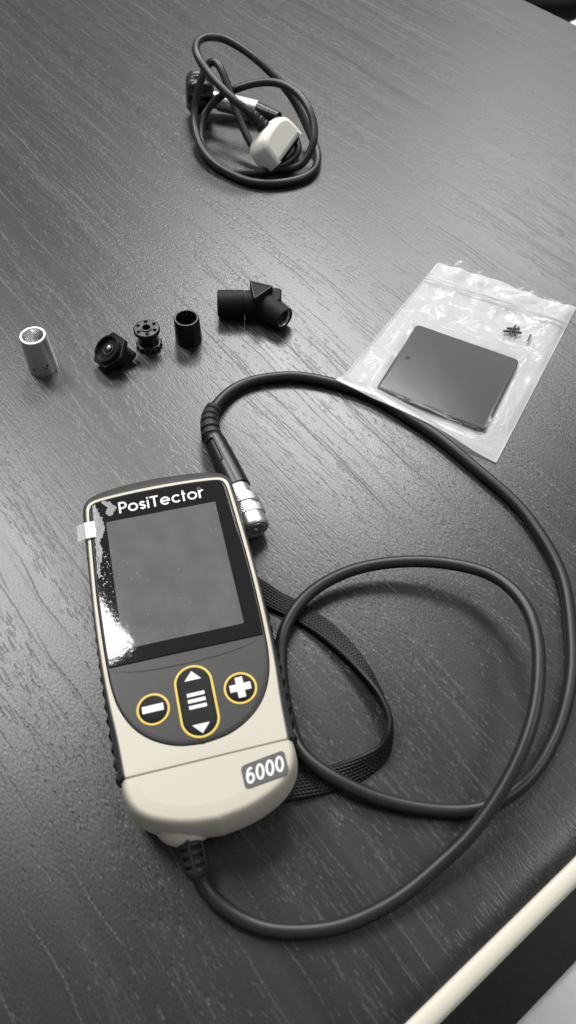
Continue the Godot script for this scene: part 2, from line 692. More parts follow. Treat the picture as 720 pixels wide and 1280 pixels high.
func surroundings() -> void:
	var mb := MB.new()
	mb.grid([PackedVector3Array([V(-3000, -740, -6000), V(4000, -740, -6000)]), PackedVector3Array([V(-3000, -740, 2500), V(4000, -740, 2500)])], false)
	part("floor", mb, M.floor, self, true).set_meta("kind", "structure")
	var m := slab(rounded(900, 130, 6), -4, 4, 2.0)
	var o := solo("floor_mat", m, M.mat, "black runner mat on the pale floor below the table's cream edge", "mat")
	var th := deg_to_rad(38.3)
	o.rotation.y = th
	o.position = (V(cos(th), 0, -sin(th)) * 330 + V(sin(th), 0, cos(th)) * 86 + V(0, -735, 0)) * MM
	var c := thing("chair", "black chair beyond the far right corner of the table", "chair", V(448, -740, -1775), 45)
	part("seat", loft([[rounded(400, 400, 80), 395], [rounded(430, 430, 92), 410], [rounded(440, 440, 95), 430], [rounded(425, 425, 92), 442], [rounded(380, 380, 80), 446]]), M.chair, c)
	part("pedestal", lathe(creased([Vector2(0, 60), Vector2(28, 60), Vector2(28, 394), Vector2(0, 394)]), 24), M.chair, c)
	for k in 5:
		var d := V(cos(TAU * k / 5), 0, sin(TAU * k / 5))
		part("leg", tube(PackedVector3Array([d * 20 + V(0, 75, 0), d * 150 + V(0, 55, 0), d * 280 + V(0, 32, 0)]), PackedFloat32Array([22, 18, 14]), 10), M.chair, c)
	part("backrest", moved(loft([[rounded(380, 40, 18), 0], [rounded(420, 46, 22), 60], [rounded(420, 46, 22), 330], [rounded(360, 36, 16), 380]]), Transform3D(Basis(), V(0, 500, -215))), M.chair, c)


# ---------------------------------------------------------------- the gauge (local axes: x right, z towards its bottom end)
const GC := Vector3(-43.8, 0, -146.5)
const GTURN := 15.18

func gw(u: float, y: float, w: float) -> Vector3:   # gauge axes to world
	var a := deg_to_rad(GTURN)
	return GC + V(cos(a), 0, -sin(a)) * u + V(sin(a), 0, cos(a)) * w + V(0, y, 0)

func glyphs(text: String, x: float, y: float, h: float, w: float, y0: float) -> MB:
	# geometric sans letters; h = capital height, baseline at y, drawn towards -z; returns the strokes
	var mb := MB.new()
	var xh := h * 0.74
	for ch in text:
		var r := xh / 2 - w / 2
		var strokes := []
		var adv := 0.0
		match ch:
			"P":
				strokes = [[Vector2(w / 2, 0), Vector2(w / 2, -h)], [Vector2(w, -h + w / 2)] + arc(Vector2(w + h * 0.14, -h + w / 2 + h * 0.25), h * 0.25, h * 0.25, -90, 90) + [Vector2(w, -h + w / 2 + h * 0.5)]]
				adv = w + h * 0.42
			"o":
				strokes = [arc(Vector2(xh / 2, -xh / 2), r, r, 0, 360, 32)]
				adv = xh
			"s":
				var q := (xh - w) / 4
				strokes = [arc(Vector2(q + w / 2, -xh + w / 2 + q), q * 1.05, q, -20, -270, 16) + arc(Vector2(q + w / 2, -w / 2 - q), q * 1.1, q, -90, 160, 16)]
				adv = q * 2 + w * 1.1
			"i":
				strokes = [[Vector2(w / 2, 0), Vector2(w / 2, -xh)], [Vector2(w / 2, -h), Vector2(w / 2, -h - w * 0.02 + w * 0.95)]]
				adv = w
			"T":
				strokes = [[Vector2(0, -h + w / 2), Vector2(h * 0.62, -h + w / 2)], [Vector2(h * 0.31, 0), Vector2(h * 0.31, -h + w)]]
				adv = h * 0.62
			"e":
				strokes = [arc(Vector2(xh / 2, -xh / 2), r, r, 0, -318, 30), [Vector2(w, -xh / 2), Vector2(xh - w * 0.1, -xh / 2)]]
				adv = xh
			"c":
				strokes = [arc(Vector2(xh / 2, -xh / 2), r, r, -42, -318, 26)]
				adv = xh * 0.92
			"t":
				strokes = [[Vector2(w * 0.8, 0), Vector2(w * 0.8, -h)], [Vector2(0, -xh + w / 2), Vector2(w * 2.0, -xh + w / 2)]]
				adv = w * 2.0
			"r":
				strokes = [[Vector2(w / 2, 0), Vector2(w / 2, -xh)], arc(Vector2(w / 2 + xh * 0.34, -xh * 0.52), xh * 0.34, xh * 0.52 - w / 2, 180, 285, 12)]
				adv = xh * 0.55
		for k in strokes.size():
			var moved_pts := []
			for q in strokes[k]:
				moved_pts.append(Vector2(q.x + x, q.y + y))
			stroke(mb, moved_pts, w, y0, y0 + 0.10 + 0.03 * k)
		x += adv + h * 0.105
	return mb

func jag(o: Array, amp: float, sd: int) -> PackedVector2Array:   # an irregular, crumbly outline through these points
	var f := FastNoiseLite.new()
	f.seed = sd; f.frequency = 0.9; f.fractal_octaves = 3
	var out := PackedVector2Array()
	for k in o.size():
		var a: Vector2 = o[k]
		var b: Vector2 = o[(k + 1) % o.size()]
		var n := maxi(1, int(a.distance_to(b) / 0.35))
		for j in n:
			var p := a.lerp(b, float(j) / n)
			out.append(p + Vector2(f.get_noise_2d(p.x, p.y), f.get_noise_2d(p.x + 50, p.y)) * amp)
	return out

func gauge() -> void:
	var g := thing("coating_gauge", "handheld cream and dark grey coating gauge with display and three yellow-ringed buttons", "gauge", GC, GTURN)
	var N := 160
	var cut := 73.4
	var F := along2(mirrored([Vector2(0, -42.7), Vector2(12, -42.4), Vector2(22, -41.7), Vector2(27.2, -40.6), Vector2(29.2, -38.3), Vector2(29.8, -34), Vector2(30.5, -15), Vector2(30.9, 8), Vector2(30.6, 28), Vector2(29.7, 45), Vector2(28.3, 60), Vector2(27.5, cut)]), N)
	var D := along2(mirrored([Vector2(0, -51.2), Vector2(12, -50.7), Vector2(22, -49.2), Vector2(28, -46.8), Vector2(30.8, -43.4), Vector2(31.8, -38), Vector2(32.1, -15), Vector2(32.3, 8), Vector2(32.1, 30), Vector2(31.3, 52), Vector2(30.8, 62), Vector2(30.4, cut)]), N)
	# dark shell: rounded underside, sloping shoulder up to the cream frame
	var sh := loft([[inset(D, 11), 0.4], [inset(D, 8), 0.8], [inset(D, 5.5), 3], [inset(D, 3.5), 7], [inset(D, 1.2), 13], [D, 18], [inset(D, 0.1), 20], [blend(D, F, 0.18), 22], [blend(D, F, 0.45), 23.8], [blend(D, F, 0.75), 25.0], [inset(F, -0.35), 25.5], [inset(F, 0.2), 25.5], [inset(F, 0.2), 24]])
	part("housing", sh, M.dark, g)
	# cream front frame with a recessed face
	var G := along2(mirrored([Vector2(0, -41.0), Vector2(12, -40.8), Vector2(22, -40.1), Vector2(26.4, -39.2), Vector2(27.9, -37.2), Vector2(28.5, -33), Vector2(29.1, -15), Vector2(29.5, 5), Vector2(29.3, 22), Vector2(28.9, 33), Vector2(28.2, 42), Vector2(26.4, 50), Vector2(22.6, 57.5), Vector2(16.8, 63.2), Vector2(9, 67), Vector2(0, 68.4)]), N)
	G.remove_at(G.size() - 1)
	G.append(Vector2(-0.02, G[G.size() - 1].y + 0.01))
	var fr := loft([[F, 21], [F, 25.7], [inset(F, 0.15), 26.2], [inset(F, 0.4), 26.5], [inset(F, 0.55), 26.55], [blend(inset(F, 0.55), G, 0.9), 26.6], [G, 26.6], [G, 26.6], [G, 25.3]], false, false)
	part("front_frame", fr, M.cream, g)
	var Gi := inset(G, 0.22)
	var face := loft([[Gi, 23.0], [Gi, 26.35], [inset(G, 0.4), 26.6], [inset(G, 0.9), 26.75], [inset(G, 2.0), 26.8]])
	part("keypad", face, M.keypad, g)
	# a soft hollow seam under the glass
	var seam := tube(evenly(spline([V(-27.6, 26.55, 35.4), V(-18, 26.62, 37.6), V(-4, 26.64, 38.5), V(10, 26.64, 38.2), V(20, 26.62, 37.0), V(27.6, 26.55, 35.0)]), 1.0), 0.28, 8)
	part("seam", seam, M.keypad, g)
	# screen: black glass, display, lettering, film
	var gl := PackedVector2Array()
	var inner := inset(G, 0.95)
	var clipped: Array = Geometry2D.intersect_polygons(inner, PackedVector2Array([Vector2(-60, -60), Vector2(60, -60), Vector2(60, 33.9), Vector2(-60, 33.9)]))
	gl = clipped[0]
	var glass := part("screen_glass", loft([[gl, 25.5], [gl, 27.1], [inset(gl, 0.12), 27.22], [inset(gl, 0.3), 27.25]]), M.glass, g)
	var dm := slab(rounded(44.2, 56.4, 0.5, Vector2(0.0, -0.1)), 26.6, 27.29, 0.02)
	for k in dm.v.size():
		dm.t[k] = Vector2(dm.v[k].x / 44.2 + 0.5, dm.v[k].z / 56.4 + 0.5)
	part("display", dm, M.display, glass)
	part("lettering", glyphs("PosiTector", -16.4, -31.4, 5.5, 0.8, 27.22), M.white, glass)
	var reg := MB.new()
	reg.merge(band(disc(0.85, 20, Vector2(16.7, -36.3)), disc(0.62, 20, Vector2(16.7, -36.3)), 27.22, 27.4))
	stroke(reg, [Vector2(16.5, -35.9), Vector2(16.5, -36.7), Vector2(16.85, -36.6), Vector2(16.85, -36.35), Vector2(16.55, -36.3)], 0.14, 27.22, 27.36)
	part("registered_mark", reg, M.badge, glass)
	var fa := jag([Vector2(-26.4, -38.2), Vector2(-25.8, -38.0), Vector2(-24.6, -33.8), Vector2(-23.2, -29.6), Vector2(-23.0, -26.2), Vector2(-23.4, -23.8), Vector2(-24.8, -21.2), Vector2(-26.0, -18.8), Vector2(-24.9, -15.0), Vector2(-25.6, -12.0), Vector2(-26.9, -8.6), Vector2(-27.4, -3.0), Vector2(-27.7, -6.0), Vector2(-27.2, -22)], 0.9, 4)
	part("screen_film", loft([[fa, 27.27], [fa, 27.33]]), M.film, g)
	var fb := jag([Vector2(-23.0, -39.0), Vector2(-19.8, -38.4), Vector2(-17.0, -34.4), Vector2(-18.2, -33.2), Vector2(-20.3, -30.6), Vector2(-22.0, -32.6), Vector2(-20.6, -35.6)], 0.8, 9)
	part("screen_film", loft([[fb, 27.27], [fb, 27.33]]), M.film, g)
	# bubbles and crumbs caught under the film along its left edge
	var bub := MB.new()
	for k in 120:
		var w := rng.randf_range(-14, 33) if k % 3 else rng.randf_range(-36, 33)
		var q := Vector2(rng.randf_range(-27.4, -22.8), w)
		var r := rng.randf_range(0.08, 0.3) * rng.randf_range(0.5, 1.0)
		var b := lathe([Vector2(r, 0), Vector2(r * 0.8, 0.06), Vector2(r * 0.4, 0.1), Vector2(0.001, 0.11)], 8)
		bub.merge(b, Transform3D(Basis(), V(q.x, 27.28, q.y)))
	var bo := part("film_bubbles", bub, M.white, g, true)
	bo.set_meta("kind", "stuff")
	# pull tab of the film, folded over the left edge
	var tb := MB.new()
	var rows := []
	for q in [[-26.6, 27.42], [-28.4, 27.45], [-30.6, 27.4]]:
		rows.append(PackedVector3Array([V(q[0], q[1], -30.0), V(q[0] + 0.1, q[1], -26), V(q[0], q[1], -22.4)]))
	tb.grid(rows, false)
	part("pull_tab", tb, M.tab_white, g, true)
	var tb2 := MB.new()
	rows = []
	for q in [[-30.6, 27.4], [-31.6, 27.1], [-33.9, 26.3]]:
		rows.append(PackedVector3Array([V(q[0], q[1], -30.0), V(q[0] + 0.1, q[1], -26), V(q[0], q[1], -22.4)]))
	tb2.grid(rows, false)
	part("pull_tab", tb2, M.tab, g, true)
	# buttons
	for b in [["minus", Vector2(-15.0, 52.6), 5.75], ["plus", Vector2(15.6, 52.2), 5.9]]:
		var c: Vector2 = b[1]
		var r: float = b[2]
		var bt := part("button", moved(lathe([Vector2(r - 0.8, -0.3), Vector2(r - 0.8, 0.25), Vector2(r - 1.1, 0.5), Vector2(r * 0.6, 0.85), Vector2(r * 0.3, 1.0), Vector2(0.01, 1.05)], 48), Transform3D(Basis(), V(c.x, 26.8, c.y))), M.rubber, g)
		bt.set_meta("label", "round %s button in a yellow ring" % b[0])
		part("ring", band(disc(r, 56, c), disc(r - 0.95, 56, c), 26.6, 27.1), M.yellow, bt)
		var ic := MB.new()
		if b[0] == "minus":
			ic = slab(rounded(7.4, 2.6, 0.15, c, 3), 27.0, 27.95, 0.1)
		else:
			var a := 3.75
			var e := 1.32
			ic = slab(PackedVector2Array([c + Vector2(-e, -a), c + Vector2(e, -a), c + Vector2(e, -e), c + Vector2(a, -e), c + Vector2(a, e), c + Vector2(e, e), c + Vector2(e, a), c + Vector2(-e, a), c + Vector2(-e, e), c + Vector2(-a, e), c + Vector2(-a, -e), c + Vector2(-e, -e)]), 27.0, 27.98, 0.05)
		part("symbol", ic, M.white, bt)
	var pc := Vector2(0.0, 53.1)
	var pill := rounded(13.6, 26.6, 6.79, pc, 20)
	var pb := part("button", loft([[inset(pill, 0.8), 26.5], [inset(pill, 0.8), 27.0], [inset(pill, 1.1), 27.25], [inset(pill, 2.2), 27.5], [inset(pill, 4.0), 27.62]]), M.rubber, g)
	pb.set_meta("label", "tall pill-shaped menu rocker in a yellow ring")
	part("ring", band(pill, inset(pill, 0.95), 26.6, 27.1), M.yellow, pb)
	part("symbol", slab(PackedVector2Array([Vector2(-3.0, 45.6), Vector2(0, 42.2), Vector2(3.0, 45.6)]), 27.2, 27.72, 0.04), M.white, pb)
	part("symbol", slab(PackedVector2Array([Vector2(3.0, 61.6), Vector2(0, 65.0), Vector2(-3.0, 61.6)]), 27.2, 27.72, 0.04), M.white, pb)
	for k in 3:
		part("symbol", slab(rounded(6.2, 1.35, 0.12, Vector2(0.1, 50.9 + 2.25 * k), 3), 27.2, 27.74, 0.05), M.white, pb)
	# ribbed grips along both sides
	for s in [-1, 1]:
		var gp := MB.new()
		for k in 13:
			var w := 1.0 + k * 5.4
			var x := 32.2 - 0.00045 * (w - 8) * (w - 8)
			var tooth := MB.new()
			var o := PackedVector2Array([Vector2(x - 3.0, w), Vector2(x - 0.3, w), Vector2(x + 1.0, w + 3.6), Vector2(x + 1.1, w + 4.5), Vector2(x + 0.1, w + 5.2), Vector2(x - 3.0, w + 5.2)])
			if s < 0:
				for j in o.size(): o[j].x = -o[j].x
			tooth = loft([[inset(o, 0.6), 7.0], [o, 9.0], [o, 15.0], [inset(o, 0.5), 17.0]])
			part("grip_rib", tooth, M.rubber, g)
	# end cap: the plug of the probe, cream, with its badge and cable socket
	var C := along2(mirrored([Vector2(0, 73.6), Vector2(15, 73.6), Vector2(27, 73.6), Vector2(29.6, 74.0), Vector2(30.1, 75.8), Vector2(29.7, 79), Vector2(28.1, 83.2), Vector2(24.6, 87.3), Vector2(18.9, 90.6), Vector2(10, 93.5), Vector2(0, 94.8)]), N)
	C.remove_at(C.size() - 1)
	var keep := func(d: float) -> PackedVector2Array:   # inset, but flush at the seam
		var q := inset(C, d)
		for k in q.size():
			if C[k].y < 75.5:
				q[k].y = 73.6
				q[k].x = C[k].x * (1.0 - d / 30.0)
		return q
	var cap := loft([[keep.call(9.0), 0.5], [keep.call(6.5), 1.0], [keep.call(2.6), 3.5], [keep.call(0.6), 8], [keep.call(0.0), 13], [keep.call(0.5), 19], [keep.call(1.1), 23.2], [keep.call(1.6), 24.8], [keep.call(2.2), 25.7], [keep.call(2.9), 26.15], [keep.call(3.6), 26.3], [keep.call(7.0), 26.5]])
	var cp := part("end_cap", cap, M.cream, g)
	var seamline := MB.new()
	stroke(seamline, [Vector2(-28.6, 73.5), Vector2(28.6, 73.5)], 0.5, 20, 25.6)
	part("seam", seamline, M.gap, g)
	var sock := MB.new()
	var prof := []
	for k in 17:
		var a := -PI / 2 + PI * k / 16
		prof.append(Vector2(maxf(cos(a), 0.001) * 11.0, sin(a) * 8.8))
	sock.merge(lathe(prof, 40), Transform3D(Basis(V(1, 0, 0), V(0, 1, 0), V(0, 0, 0.85)), V(-11.0, 10.6, 86.0)))
	part("cable_socket", sock, M.cream, cp)
	# badge
	var by := 26.55
	var bx := Transform3D(Basis(V(0, 1, 0), deg_to_rad(7.0)), V(17.6, 0, 80.0))
	bx = Transform3D(Basis(V(1, 0, 0), deg_to_rad(3.0)) , Vector3.ZERO) * bx
	var bo2 := PackedVector2Array()
	for q in rounded(15.2, 7.8, 1.4, Vector2.ZERO, 6):
		bo2.append(Vector2(q.x - q.y * 0.12, q.y))
	part("badge", moved(slab(bo2, 26.0, 26.86 + 4.2, 0.1), bx), M.badge, cp)
	var num := MB.new()
	var dw := 0.9
	var num_k := 0
	for k in 4:
		var o := Vector2(-5.1 + k * 3.4, 0)
		var st := []
		if k == 0:
			st = [[Vector2(0.85, -2.1)] + arc(Vector2(0.1, 0.6), 1.15, 2.7, -80, -180, 12), arc(Vector2(0, 0.85), 1.05, 1.3, 0, 360, 26)]
		else:
			st = [arc(Vector2.ZERO, 1.08, 2.15, 0, 360, 30)]
		for s in st:
			var pts := []
			for q in s:
				pts.append(o + Vector2(q.x - q.y * 0.22, q.y))
			num_k += 1
			stroke(num, pts, dw, 30.9, 31.15 + 0.02 * num_k)
	part("numerals", moved(num, bx), M.white, cp)


func strap() -> void:
	# flat braided wrist strap: lies flat behind the gauge, turns on edge at the bend, runs back under the cable
	var c := [V(-22, 4, -159), V(-10.8, 2.2, -152.8), V(-4.1, 1.4, -148.5), V(5.9, 1.4, -143.3), V(17.2, 1.8, -134.8), V(28.0, 2.6, -123.0), V(35.1, 4.2, -110.9), V(38.9, 5.2, -100.6), V(39.3, 5.2, -93.1), V(36.6, 3.4, -86.5), V(29.7, 2.2, -81.6), V(19.6, 1.4, -77.6), V(8.1, 1.4, -74.6), V(-6, 1.4, -72)]
	var roll := [0.0, 0.0, 0.0, 0.1, 0.25, 0.5, 0.85, 1.25, 1.45, 1.1, 0.55, 0.2, 0.0, 0.0]
	var p := spline(c, 0.3)
	var total := 0.0
	for k in p.size() - 1:
		total += p[k].distance_to(p[k + 1])
	var e := evenly(p, 0.3)
	var half := 4.6
	var across := 42
	var mb := MB.new()
	var rows := []
	for k in e.size():
		var s := float(k) / (e.size() - 1)
		var d := (e[mini(k + 2, e.size() - 1)] - e[maxi(k - 2, 0)]).normalized()
		var x := s * (roll.size() - 1)
		var a: float = lerpf(roll[int(x)], roll[mini(int(x) + 1, roll.size() - 1)], x - int(x))
		var flat := d.cross(Vector3.UP).normalized()
		var side := flat * cos(a) + Vector3.UP * sin(a)
		var nor := side.cross(d).normalized()
		var ring := PackedVector3Array()
		for j in across * 2:
			var over := j < across
			var q := (float(j) / (across - 1) if over else 1.0 - float(j - across) / (across - 1)) * 2.0 - 1.0
			var row := (q + 1.0) * 4.0           # eight braided rows
			var cell := float(k) * 0.3 / 1.5 + (0.5 if int(row) % 2 else 0.0)
			var bump := absf(sin(PI * row)) ** 0.6 * (0.35 + 0.65 * absf(sin(PI * (cell + 0.35 * (row - floorf(row) - 0.5) * (1 if int(row) % 2 else -1)))) ** 0.7)
			var th := (0.75 + 0.62 * bump) * sqrt(maxf(0.02, 1.0 - pow(absf(q), 6)))
			ring.append(e[k] + side * q * half + nor * (th if over else -th) * 1.0)
		rows.append(ring)
	mb.grid(rows, true)
	mb.lid(rows[0], true)
	mb.lid(rows[-1], false)
	solo("wrist_strap", mb, M.strap, "black braided wrist strap looping out from behind the gauge", "strap")

func ribbed(p: PackedVector3Array, r0: float, r1: float, n: int, depth: float) -> MB:
	var rad := PackedFloat32Array()
	for k in p.size():
		var s := float(k) / (p.size() - 1)
		var w := fposmod(s * n, 1.0)
		rad.append(lerpf(r0, r1, s) - (depth if w > 0.68 and k < p.size() - 2 else 0.0))
	return tube(p, rad, 24)

func knurled(r: float, len: float) -> MB:
	var rows := []
	var n := 144
	var m := 18
	for k in m + 1:
		var ring := PackedVector3Array()
		for j in n:
			var a := TAU * j / n
			var s := float(k) / m
			var b := maxf(absf(sin(a * 18 + s * 9)), absf(sin(a * 18 - s * 9)))
			var q := r + (0.0 if k == 0 or k == m else 0.5 * (1.0 - b) - 0.12)
			ring.append(V(cos(a) * q, len * s, sin(a) * q))
		rows.append(ring)
	var c0 := PackedVector3Array()
	c0.resize(n); c0.fill(V(0, 0, 0))
	var c1 := PackedVector3Array()
	c1.resize(n); c1.fill(V(0, len, 0))
	var mb := MB.new()
	mb.grid([c0, rows[0]] + rows + [rows[-1], c1], true)
	return mb

func cable_tube(p: PackedVector3Array, r: float, sd: int) -> MB:   # a cable that wavers a little, as rubber does
	var f := FastNoiseLite.new()
	f.seed = sd; f.frequency = 0.018; f.fractal_octaves = 1
	var rad := PackedFloat32Array()
	for k in p.size():
		var e := clampf(minf(k, p.size() - 1 - k) / 10.0, 0, 1)
		p[k] += V(f.get_noise_2d(k, 0), 0.3 * absf(f.get_noise_2d(k, 90)), f.get_noise_2d(k, 40)) * 0.55 * e
		rad.append(r * (1.0 + 0.012 * f.get_noise_2d(k * 1.7, 200)))
	return tube(p, rad, 20)

func probe_cable() -> void:
	var t := thing("probe", "silver knurled thickness probe beside the gauge with its long looped black cable", "probe", Vector3.ZERO)
	# strain relief below the cap
	var a := gw(-11.0, 10.8, 91.5)
	var b := V(-26.8, 7.0, -44.0)
	var rel := evenly(spline([a, gw(-10.9, 10.0, 97.0), gw(-10.5, 8.6, 102), b]), 0.35)
	part("strain_relief", ribbed(rel, 4.2, 3.4, 5, 0.95), M.relief, t)
	for s in 3:   # lengthwise ribs
		var rib := PackedVector3Array()
		for k in rel.size():
			var d := (rel[mini(k + 1, rel.size() - 1)] - rel[maxi(k - 1, 0)]).normalized()
			var side := d.cross(Vector3.UP).normalized()
			var up := side.cross(d)
			var ang := [0.15, 1.75, -1.45][s] as float
			rib.append(rel[k] + (up * cos(ang) + side * sin(ang)) * lerpf(3.9, 3.1, float(k) / rel.size()))
		part("relief_rib", tube(rib, 0.75, 8), M.relief, t)
	var c := [gw(-10.5, 8.6, 101), b, V(-25.1, 5.4, -41.4), V(-21.5, 3.8, -37.5), V(-11.8, 2.7, -31.8), V(0.7, 2.6, -28.8), V(18.8, 2.7, -30.4), V(37.2, 3.4, -37.7), V(52.1, 5.5, -47.5), V(64.6, 9.0, -58.0), V(76.2, 14.0, -72.7), V(85.0, 18.0, -88.2), V(91.6, 20.0, -105.8), V(95.0, 20.0, -124.7), V(92.9, 18.0, -141.9), V(83.1, 14.5, -155.5), V(66.6, 11.0, -162.8), V(48.8, 9.0, -164.3), V(30.6, 7.5, -161.4), V(15.6, 6.2, -154.5), V(5.0, 5.2, -144.8), V(-1.2, 3.4, -132.1), V(-1.2, 2.7, -118), V(0.4, 2.7, -105.4), V(3.0, 3.2, -93), V(7.4, 4.6, -83.7), V(19.5, 4.8, -75.5), V(36.3, 3.4, -69.3), V(55.8, 2.6, -66.8), V(72.9, 2.6, -68.8), V(88.5, 2.6, -78.9), V(101.5, 2.6, -94.9), V(109.7, 2.6, -113.2), V(114.6, 2.6, -133.4), V(116.5, 2.6, -157.2), V(113.7, 2.6, -175.6), V(105.4, 2.6, -195.5), V(91.2, 2.6, -214.8), V(74.6, 2.6, -234.1), V(60.5, 2.6, -247.7), V(41.7, 2.6, -263.0), V(21.9, 2.6, -271.8), V(2.4, 2.8, -276.3), V(-17.8, 2.7, -273.2), V(-29.3, 3.2, -265.3), V(-36.2, 5.2, -252.5), V(-38.6, 7.0, -244)]
	part("cable", cable_tube(smooth(evenly(spline(c, 1.0), 1.0), 14), 2.55, 31), M.cable, t)
	# relief, sleeve and silver head, lying beside the gauge's top right corner
	var o := V(1.3, 0, 0.4)
	var r2 := evenly(spline([V(-37.4, 5.7, -250), V(-38.4, 7.0, -244), V(-37.9, 8.0, -237), V(-36.0, 8.0, -228.5)]), 0.35)
	part("strain_relief", ribbed(r2, 3.8, 5.0, 5, 0.85), M.relief, t)
	var s0 := V(-36.2, 8.0, -229.5) + o * 0.3
	var s1 := V(-24.2, 7.2, -201.6) + o
	part("sleeve", moved(lathe([Vector2(0.01, 0), Vector2(4.8, 0), Vector2(4.8, 0), Vector2(5.3, 2), Vector2(5.9, 14), Vector2(6.2, s0.distance_to(s1)), Vector2(6.2, s0.distance_to(s1)), Vector2(0.01, s0.distance_to(s1))], 40), aim(s0, s1)), M.black, t)
	var dir := (V(-14.0, 6.9, -180.0) - s1).normalized()
	var x := aim(s1, s1 + dir)
	var lbl := MB.new()   # raised tag on the sleeve
	var tagx := aim(s0, s1)
	var up := Vector3.UP - tagx.basis.y * tagx.basis.y.y
	up = (up.normalized() + tagx.basis.y.cross(up.normalized()) * 0.75).normalized()
	var sx := tagx.basis.y.cross(up)
	lbl.merge(band(rounded(5.4, 14.0, 0.8), rounded(4.4, 13.0, 0.5), 0, 0.6), Transform3D(Basis(-sx, up, tagx.basis.y), s0 + tagx.basis.y * 10.5 + up * 5.35))
	part("label_frame", lbl, M.rubber, t)
	part("collar", moved(lathe(creased([Vector2(0.01, 0), Vector2(5.4, 0), Vector2(5.4, 8.0), Vector2(0.01, 8.0)]), 48), x.translated_local(V(0, 0.05, 0))), M.silver, t)
	part("knurled_ring", moved(knurled(6.75, 4.2), x.translated_local(V(0, 6.6, 0))), M.silver, t)
	part("collar", moved(lathe(creased([Vector2(0.01, 0), Vector2(6.0, 0), Vector2(6.0, 2.4), Vector2(0.01, 2.4)]), 48), x.translated_local(V(0, 10.7, 0))), M.silver, t)
	part("knurled_ring", moved(knurled(7.0, 4.2), x.translated_local(V(0, 12.9, 0))), M.silver, t)
	part("head", moved(lathe([Vector2(0.01, 0), Vector2(6.55, 0), Vector2(6.55, 0), Vector2(6.55, 5.6), Vector2(6.4, 6.4), Vector2(5.8, 6.9), Vector2(5.8, 6.9), Vector2(4.9, 6.9), Vector2(4.9, 6.9), Vector2(4.9, 6.5), Vector2(4.9, 6.5), Vector2(0.01, 6.5)], 56), x.translated_local(V(0, 16.7, 0))), M.silver, t)
	part("tip_face", moved(lathe([Vector2(4.7, 0), Vector2(4.7, 0.5), Vector2(4.4, 0.7), Vector2(3.5, 0.7), Vector2(3.5, 0.7), Vector2(3.3, 0.5), Vector2(1.0, 0.5), Vector2(1.0, 0.5), Vector2(0.8, 0.9), Vector2(0.01, 1.0)], 40), x.translated_local(V(0, 23.1, 0))), M.steel, t)

